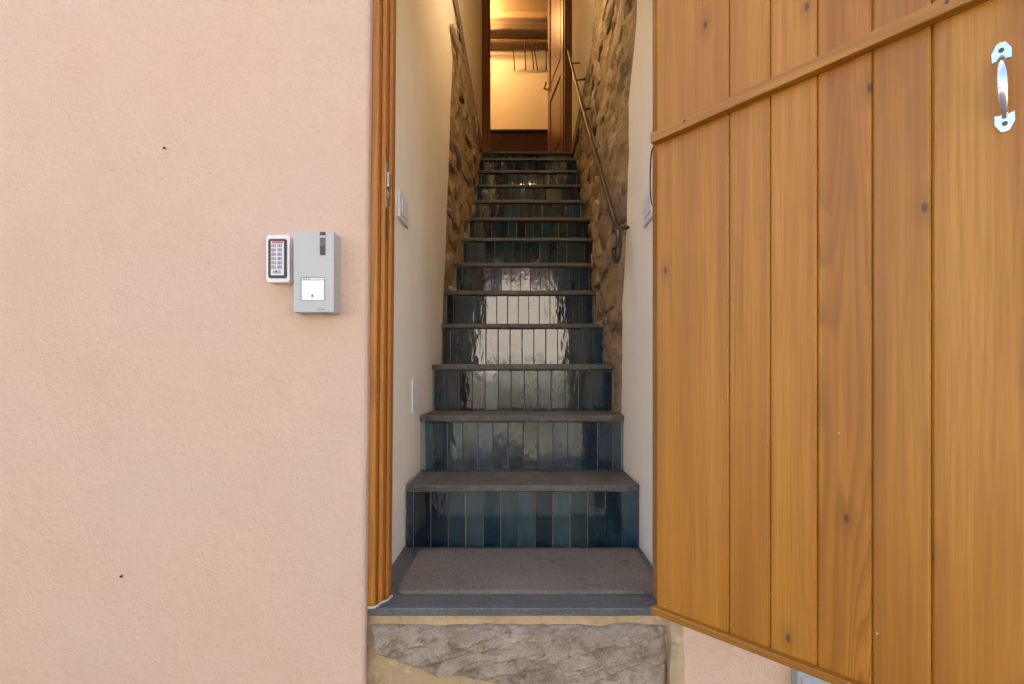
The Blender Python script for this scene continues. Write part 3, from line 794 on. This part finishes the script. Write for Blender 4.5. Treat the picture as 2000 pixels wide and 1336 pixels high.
sh = empty('coat_rail', (0, 6.5, 4.24), 'narrow wooden coat rail across the golden wall upstairs', 'coat rail')
mobj('board', B(-1.2, 1.4, 6.40, BW-.001, 4.205, 4.232, .003), BEAMW, sh)
mobj('rod', tube(bmesh.new(), [(-1.2,6.33,4.19),(1.4,6.33,4.19)], .011, 10), BRASS, sh)
for i, (pxm, tw, lab) in enumerate(((1002,-3,'leftmost dark clothes hanger on the upstairs rail'),(1024,-4,'second dark clothes hanger from the left on the upstairs rail'),(1037,-9,'middle dark clothes hanger on the upstairs rail'),(1041,-14,'strongly tilted dark clothes hanger on the upstairs rail'),(1066,-3,'dark clothes hanger nearest the inner door on the upstairs rail'))):
    x = (pxm-1020)*6.33/1000
    hg = empty('clothes_hanger', (x, 6.33, 4.19), lab, 'clothes hanger', 'hangers on the upstairs rail')
    rt = math.radians(tw)
    def q(y, z): return (x + math.tan(-rt)*(z-4.19)*-.9 + y*.02, 6.33+y, z)
    mobj('hook', tube(bmesh.new(), smooth_path([q(-.014,4.186),q(-.008,4.205),q(.008,4.205),q(.013,4.188),q(0,4.165),q(0,4.145)], 5), .0028, 6), STEEL, hg)
    mobj('arm', tube(bmesh.new(), smooth_path([q(-.20,3.93),q(-.12,4.02),q(0,4.150),q(.12,4.02),q(.20,3.93)], 6), .007, 8), DHANG, hg)
ch = empty('sideboard', (.1, 6.3, 2.04), 'dark brown wooden sideboard against the golden wall upstairs', 'sideboard')
mobj('carcass', B(-1.0, 1.2, 6.12, 6.54, 2.08, 2.945), CHESTW, ch)
mobj('top', B(-1.02, 1.22, 6.09, 6.545, 2.9455, 2.972, .004), CHESTW, ch)
for i in range(3): mobj('drawer_front', B(-.97+i*.72, -.27+i*.72, 6.105, 6.1195, 2.62, 2.92, .003), CHESTW, ch)
for i in range(3): mobj('cupboard_door', B(-.97+i*.72, -.27+i*.72, 6.105, 6.1195, 2.12, 2.61, .003), CHESTW, ch)
for xx in (-.98, 1.14):
    for yy in (6.14, 6.48): mobj('leg', B(xx, xx+.05, yy, yy+.05, 2.037, 2.0795), CHESTW, ch)

# lamps: a spot fixture upstairs on the left, a small wall lantern above the entrance inside
def lamp(name, label, loc, bulb_r, watts, col, arm_to):
    root = empty(name, loc, label, 'lamp')
    v = Vector(loc); w = Vector(arm_to)
    mobj('arm', tube(bmesh.new(), [w, v + (w-v).normalized()*bulb_r*1.05], .008, 8), SPOTM, root)
    mobj('wall_plate', disc(bmesh.new(), w, (w-v), .04, .012, 18), SPOTM, root)
    bm = bmesh.new(); bmesh.ops.create_icosphere(bm, subdivisions=3, radius=bulb_r)
    bmesh.ops.translate(bm, verts=bm.verts, vec=v)
    mobj('bulb', bm, BULB, root, smooth=True)
    ld = bpy.data.lights.new(name, 'POINT'); ld.energy = watts; ld.color = col; ld.shadow_soft_size = bulb_r*1.15
    lo = bpy.data.objects.new('bulb_light', ld); link(lo, root); lo.location = (0, 0, 0)
    root.children  # light rides with the fixture
    return root
WARM = (1.0, .50, .145); SOFT = (1.0, .72, .42)
lamp('ceiling_lamp', 'lit warm globe lamp upstairs left behind the inner frame', (-.62, 6.02, 4.30), .05, 28.0, WARM, (-.62, 6.02, CEIL-.001))
lamp('pendant_lamp', 'lit warm globe lamp hanging in the stairwell above the entrance', (.05, 2.15, 2.22), .045, 7.0, SOFT, (.05, 2.15, 4.5))
tag(mobj('unseen_dark_lining', B(-.37, .37, F+.3005, F+.33, 1.16, 4.5), CHESTW), kind='structure')  # unseen lining, added in dark wood to weaken reflections in the upper risers

# ------------------------------------------------------------------ across the street (seen only as reflections and bounced light)
OY = -5.0
oh = empty('opposite_house', (0, OY, -H), 'pale plastered house across the street facing the doorway', 'house')
mobj('wall', B(-7, 7, OY-5, OY, -H, 2.55), OPPW, oh)
mobj('roof', prism(bmesh.new(), [(OY+.4, 2.551), (OY-2.5, 3.75), (OY-5.4, 2.551)], 'x', -7.3, 7.3), ROOFM, oh)
for xx in (-4.9, -2.5, 2.9, 5.2):
    w = mobj('window', B(xx-.45, xx+.45, OY-.001, OY+.03, 0.5, 1.8), GLASSD, oh)
    for s in (-1, 1): mobj('shutter', B(xx+s*.70-.22, xx+s*.70+.22, OY+.001, OY+.05, 0.48, 1.82), SHUT, w)
bm = bmesh.new(); r = random.Random(5)
for i in range(9000):
    c = Vector((r.uniform(-4.5, 4.5), OY+.25+abs(r.gauss(0, .22)), -H+ r.random()**.8*(1.35+.22*fbm(i*.0, r.uniform(0,9), 0, 2))))
    d1 = Vector((r.gauss(0,1), r.gauss(0,1), r.gauss(0,1))).normalized(); d2 = d1.orthogonal().normalized(); s = r.uniform(.03, .06)
    vs = [bm.verts.new(c + d1*s*p + d2*s*.5*q) for p, q in ((-1,0),(0,-1),(1,0),(0,1))]
    bm.faces.new(vs)
hd = mobj('hedge', bm, LEAF)
tag(hd, 'low green hedge along the pale house across the street', 'hedge', kind='stuff')
